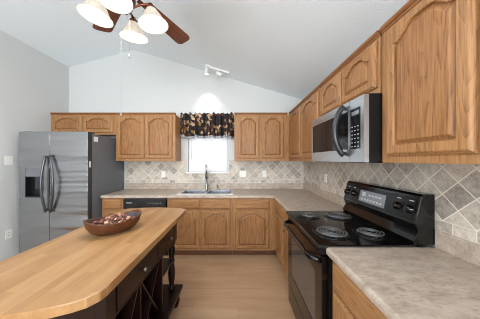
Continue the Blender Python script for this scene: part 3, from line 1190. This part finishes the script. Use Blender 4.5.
petals = [petal_mesh(k) for k in range(8)]
placed = []
tries = 0
while len(placed) < 110 and tries < 20000:
    tries += 1
    r_ = random.uniform(.0105, .0165)
    rad = math.sqrt(random.random()) * .68
    a = random.uniform(0, 2 * pi)
    x, y = LA * rad * cos(a), LB * rad * sin(a)
    floor_z = .014 + .040 * (rad / .85) ** 2.5
    zz = floor_z + r_ * .8
    ok = False
    for _ in range(30):
        if all((x - p[0]) ** 2 + (y - p[1]) ** 2 + ((zz - p[2]) * 1.15) ** 2 > (.86 * (r_ + p[3])) ** 2 for p in placed):
            ok = True
            break
        zz += .005
    if not ok or zz > .122 - .05 * rad:
        continue
    placed.append((x, y, zz, r_))
for i, (x, y, zz, r_) in enumerate(placed):
    o = bpy.data.objects.new('potpourri_piece', petals[random.randrange(8)])
    COL.objects.link(o)
    o.location = bm4 @ Vector((x, y, zz))
    o.rotation_euler = (random.uniform(-.5, .5), random.uniform(-.5, .5), random.uniform(0, 6.28))
    o.scale = (r_, r_ * random.uniform(.75, .95), r_)
    tag(o, 'pinkish tan dried potpourri piece heaped in the wooden bowl', 'potpourri', 'potpourri pieces in the wooden bowl')

# ------------------------------------------------------------------ valance
va = empty('window_valance', (-.54, 3.25, 1.85), label='black floral gathered valance over the sink window', cat='valance')
vx0, vx1 = -1.008, -.066


def vy(u, k):
    return 3.262 + k * (.03 * sin(u * 58) + .014 * sin(u * 97 + 1.3) + .006 * sin(u * 171 + .4))


def vbot(u):
    return 1.872 - .042 * abs(sin(u * 3.5 * pi)) + .010 * sin(u * 19)


NU, NV = 260, 22
verts, faces = [], []
for side in (0, 1):
    for i in range(NU + 1):
        u = i / NU
        for j in range(NV + 1):
            t = j / NV
            zb_, zt_ = vbot(u), 2.245 + .012 * sin(u * 74) + .008 * sin(u * 41 + 1)
            z_ = zb_ + (zt_ - zb_) * t
            pocket = math.exp(-((z_ - 2.195) / .012) ** 2)
            k = (1.0 - .55 * pocket) * (0.75 + .5 * (1 - t))
            verts.append((vx0 + (vx1 - vx0) * u, vy(u, k) - .012 * (1 - t) + side * .004, z_))
n1 = (NU + 1) * (NV + 1)
ix_ = lambda s, i, j: s * n1 + i * (NV + 1) + j
for i in range(NU):
    for j in range(NV):
        faces.append((ix_(0, i, j), ix_(0, i + 1, j), ix_(0, i + 1, j + 1), ix_(0, i, j + 1)))
        faces.append((ix_(1, i, j), ix_(1, i, j + 1), ix_(1, i + 1, j + 1), ix_(1, i + 1, j)))
    for j in (0, NV):
        faces.append((ix_(0, i, j), ix_(1, i, j), ix_(1, i + 1, j), ix_(0, i + 1, j)))
for i in (0, NU):
    for j in range(NV):
        faces.append((ix_(0, i, j), ix_(0, i, j + 1), ix_(1, i, j + 1), ix_(1, i, j)))
b = MB()
b._add(verts, faces, True)
b.build('gathered_fabric', 'valance', va)
verts, faces = [], []
for i in range(NU + 1):
    u = i / NU
    zb_ = vbot(u) + .006
    for j, dzz in enumerate((0, -.017, -.034 - .006 * abs(sin(u * 42)))):
        for s in (0, 1):
            verts.append((vx0 + (vx1 - vx0) * u, vy(u, 1.22) - .0155 + s * .0025, zb_ + dzz))
for i in range(NU):
    o_, p_ = i * 6, (i + 1) * 6
    for a, c in ((0, 2), (2, 4)):
        faces.append((o_ + a, p_ + a, p_ + c, o_ + c))
        faces.append((o_ + a + 1, o_ + c + 1, p_ + c + 1, p_ + a + 1))
    faces.append((o_, o_ + 1, p_ + 1, p_))
    faces.append((o_ + 4, p_ + 4, p_ + 5, o_ + 5))
b = MB()
b._add(verts, faces, True)
b.build('scalloped_edging', 'lace', va)
MB().cyl((vx0 - .004, 3.296, 2.195), (vx1 + .004, 3.296, 2.195), .006, 12).build('curtain_rod', 'white', va)


# ------------------------------------------------------------------ outlets and switches
def plate(name, loc, normal, w_, h_, kind, label, cat):
    """wall plate; normal is '-y' (back wall), '-x' (right wall) or '+x' (left wall)"""
    rz = {'-y': 0, '-x': -pi / 2, '+x': pi / 2}[normal]
    root = empty(name, loc, rz, label, cat)
    MB().box(-w_ / 2, -.006, -h_ / 2, w_ / 2, 0, h_ / 2, .002).build('cover_plate', 'plate', root, local=True)
    gangs = 2 if w_ > .1 else 1
    for g in range(gangs):
        cx = 0 if gangs == 1 else (-.023 + .046 * g)
        if kind == 'outlet':
            b = MB()
            for cz in (.019, -.019):
                b.box(cx - .009, -.0075, cz - .004, cx - .006, -.0061, cz + .006)
                b.box(cx + .006, -.0075, cz - .004, cx + .009, -.0061, cz + .006)
            b.build('socket_slots', 'slot', root, local=True)
        else:
            MB().box(cx - .005, -.014, -.004, cx + .005, -.006, .014, .001).build('toggle', 'plate', root, local=True)
    return root


yt = YB - .0095
plate('wall_outlet', (-1.33, yt, 1.175), '-y', .072, .116, 'outlet', 'single white outlet on the tile left of the sink window', 'outlet')
plate('light_switch', (.085, yt, 1.185), '-y', .118, .116, 'switch', 'double white switch plate on the tile right of the sink window', 'light switch')
plate('wall_outlet', (.47, yt, 1.185), '-y', .072, .116, 'outlet', 'single white outlet on the back wall tile near the corner', 'outlet')
plate('wall_outlet', (XR - .0095, 2.49, 1.19), '-x', .072, .116, 'outlet', 'white outlet on the right wall tile behind the far counter', 'outlet')
plate('light_switch', (XL + .0005, 2.47, 1.425), '+x', .085, .12, 'switch', 'white light switch on the left wall beside the refrigerator', 'light switch')
plate('wall_outlet', (XL + .0005, 2.47, .45), '+x', .072, .116, 'outlet', 'low white outlet on the left wall beside the refrigerator', 'outlet')

# ------------------------------------------------------------------ ceiling fan with light kit
FC = Vector((-.812, 1.35, 0))
ZB = 2.665
cz = ceil_z(FC.x)
fan = empty('ceiling_fan', (FC.x, FC.y, cz), label='bronze ceiling fan with wooden blades and four lit bell shades', cat='ceiling fan')
TF = Matrix.Translation(FC)
MB().lathe([(.0, cz + .02), (.07, cz + .02), (.07, cz - .03), (.045, cz - .06), (.018, cz - .075), (0, cz - .075)], TF, 32).build('ceiling_canopy', 'bronze', fan)
MB().cyl(FC + Vector((0, 0, 2.78)), FC + Vector((0, 0, cz - .07)), .0135, 16).build('downrod', 'bronze', fan)
MB().lathe([(0, 2.80), (.03, 2.80), (.045, 2.785), (.095, 2.765), (.115, 2.74), (.118, 2.70), (.105, 2.675), (.07, 2.66), (.062, 2.645), (0, 2.645)], TF, 40).build('motor_housing', 'bronze', fan)
MB().lathe([(0, 2.646), (.058, 2.645), (.064, 2.62), (.066, 2.59), (.058, 2.565), (.045, 2.555), (.05, 2.54), (.042, 2.515), (.02, 2.50), (.014, 2.485), (.0, 2.478)], TF, 32).build('switch_housing', 'bronze', fan)
for k in range(5):
    a = radians(66.5 + 72 * k)
    m = TF @ Matrix.Translation((0, 0, ZB)) @ Matrix.Rotation(a, 4, 'Z') @ Matrix.Rotation(radians(-12), 4, 'X')
    outl = [(.19, -.05), (.22, -.058), (.60, -.078), (.635, -.074), (.655, -.055), (.66, -.03), (.66, .03), (.655, .055), (.635, .074), (.60, .078), (.22, .058), (.19, .05)]
    b = MB()
    b.prism(outl, lambda p, t: (p[0], p[1], t), -.0035, .0035, .0012)
    me_o = b.build('blade', 'blade', fan, local=True)
    me_o.matrix_local = WM[fan].inverted() @ m
    WM[me_o] = m
    b = MB()
    b.box(.10, -.018, -.010, .2, .018, -.0037, .002, mat=m)
    b.prism([(.18, -.02), (.24, -.042), (.28, -.02), (.30, 0), (.28, .02), (.24, .042), (.18, .02)], lambda p, t: m @ Vector((p[0], p[1], t)), -.009, -.0036)
    b.build('blade_bracket', 'bronze', me_o)
PH = 3.354
SHADE = [(.03, -.068), (.036, -.06), (.045, -.045), (.062, -.018), (.076, .010), (.084, .030), (.096, .044), (.105, .050)]
for k in range(4):
    a = PH + k * pi / 2
    d = Vector((cos(a), sin(a), 0))
    tilt = radians(8)
    ax = (d * sin(tilt) + Vector((0, 0, -cos(tilt)))).normalized()
    c = FC + d * .182 + Vector((0, 0, 2.482))
    m = Matrix.Translation(c) @ ax.to_track_quat('Z', 'Y').to_matrix().to_4x4()
    neck = c - ax * .07
    s = FC + d * .04 + Vector((0, 0, 2.53))
    mid = FC + d * .10 + Vector((0, 0, 2.578))
    b = MB()
    pts = []
    for q in range(11):
        t = q / 10
        pts.append(s * (1 - t) ** 2 + mid * 2 * t * (1 - t) + (neck - ax * .03) * t * t)
    b.tube(pts, .008, 10)
    b.lathe([(.0, -.105), (.016, -.103), (.02, -.09), (.034, -.075), (.036, -.062), (.0, -.062)], m, 20)
    arm = b.build('light_arm', 'bronze', fan)
    b = MB()
    b.lathe(SHADE + [(r - .004, z_ - .001) for r, z_ in SHADE[::-1]], m, 36, cap=False)
    shd = b.build('glass_shade', 'shade', fan)
    b = MB().lathe([(.0, -.058), (.013, -.055), (.013, -.035), (.024, -.01), (.027, .006), (.02, .024), (0, .033)], m, 20)
    b.build('bulb', 'bulb', arm)
    l = bpy.data.lights.new('fan_bulb', 'POINT')
    l.energy = 10
    l.color = (1.0, 0.97, 0.93)
    l.shadow_soft_size = .03
    lo = bpy.data.objects.new('fan_bulb', l)
    COL.objects.link(lo)
    lo.location = c + ax * .045
for dx, dy, ze in ((.06, -.055, 2.145), (-.07, .06, 1.77)):
    p0 = FC + Vector((dx, dy, 2.56))
    b = MB().cyl(p0, (p0.x, p0.y, ze), .0006, 6)
    ch = b.build('pull_chain', 'cord', fan)
    MB().lathe([(.002, .02), (.005, .012), (.006, 0), (.004, -.01), (0, -.012)], Matrix.Translation((p0.x, p0.y, ze)), 12).build('chain_bead', 'cord', ch)

# ------------------------------------------------------------------ track light
tx, ty = -.49, 3.12
tz = ceil_z(tx)
tl = empty('track_light', (tx, ty, tz), label='white ceiling track light with one lit head by the back wall', cat='track light')
slope = math.atan(.295)
mt = Matrix.Translation((tx, ty, tz)) @ Matrix.Rotation(slope, 4, 'Y')
MB().box(-.06, -.02, -.026, .36, .02, -.0005, .003, mat=mt).build('track_bar', 'white', tl)
MB().lathe([(.055, -.0005), (.055, -.02), (.04, -.034), (0, -.036)], mt, 28).build('canopy', 'white', tl)


def head(xo, axis, lit):
    p = mt @ Vector((xo, 0, -.026))
    q = p + Vector((0, 0, -.05))
    hd_ax = Vector(axis).normalized()
    m = Matrix.Translation(q) @ hd_ax.to_track_quat('Z', 'Y').to_matrix().to_4x4()
    b = MB().cyl(p, q, .008, 12)
    b.lathe([(0, -.035), (.02, -.033), (.027, -.02), (.03, .02), (.036, .065), (.033, .065), (.027, .03), (0, .02)], m, 24)
    h = b.build('lamp_head', 'white', tl)
    MB().lathe([(.0275, .034), (.031, .055), (.02, .062), (0, .064)], m, 20, cap=False).build('lamp_bulb', 'bulb' if lit else 'plate', h)
    if lit:
        l = bpy.data.lights.new('track_bulb', 'SPOT')
        l.energy = 10
        l.color = (1, .95, .88)
        l.spot_size = radians(80)
        l.spot_blend = 0.6
        l.shadow_soft_size = .025
        lo = bpy.data.objects.new('track_bulb', l)
        COL.objects.link(lo)
        lo.matrix_world = Matrix.Translation(q + hd_ax * .075) @ (-hd_ax).to_track_quat('Z', 'Y').to_matrix().to_4x4()


head(-.03, (.0, .12, -1), True)
head(.17, (.8, .1, -.35), False)

bpy.context.view_layer.update()
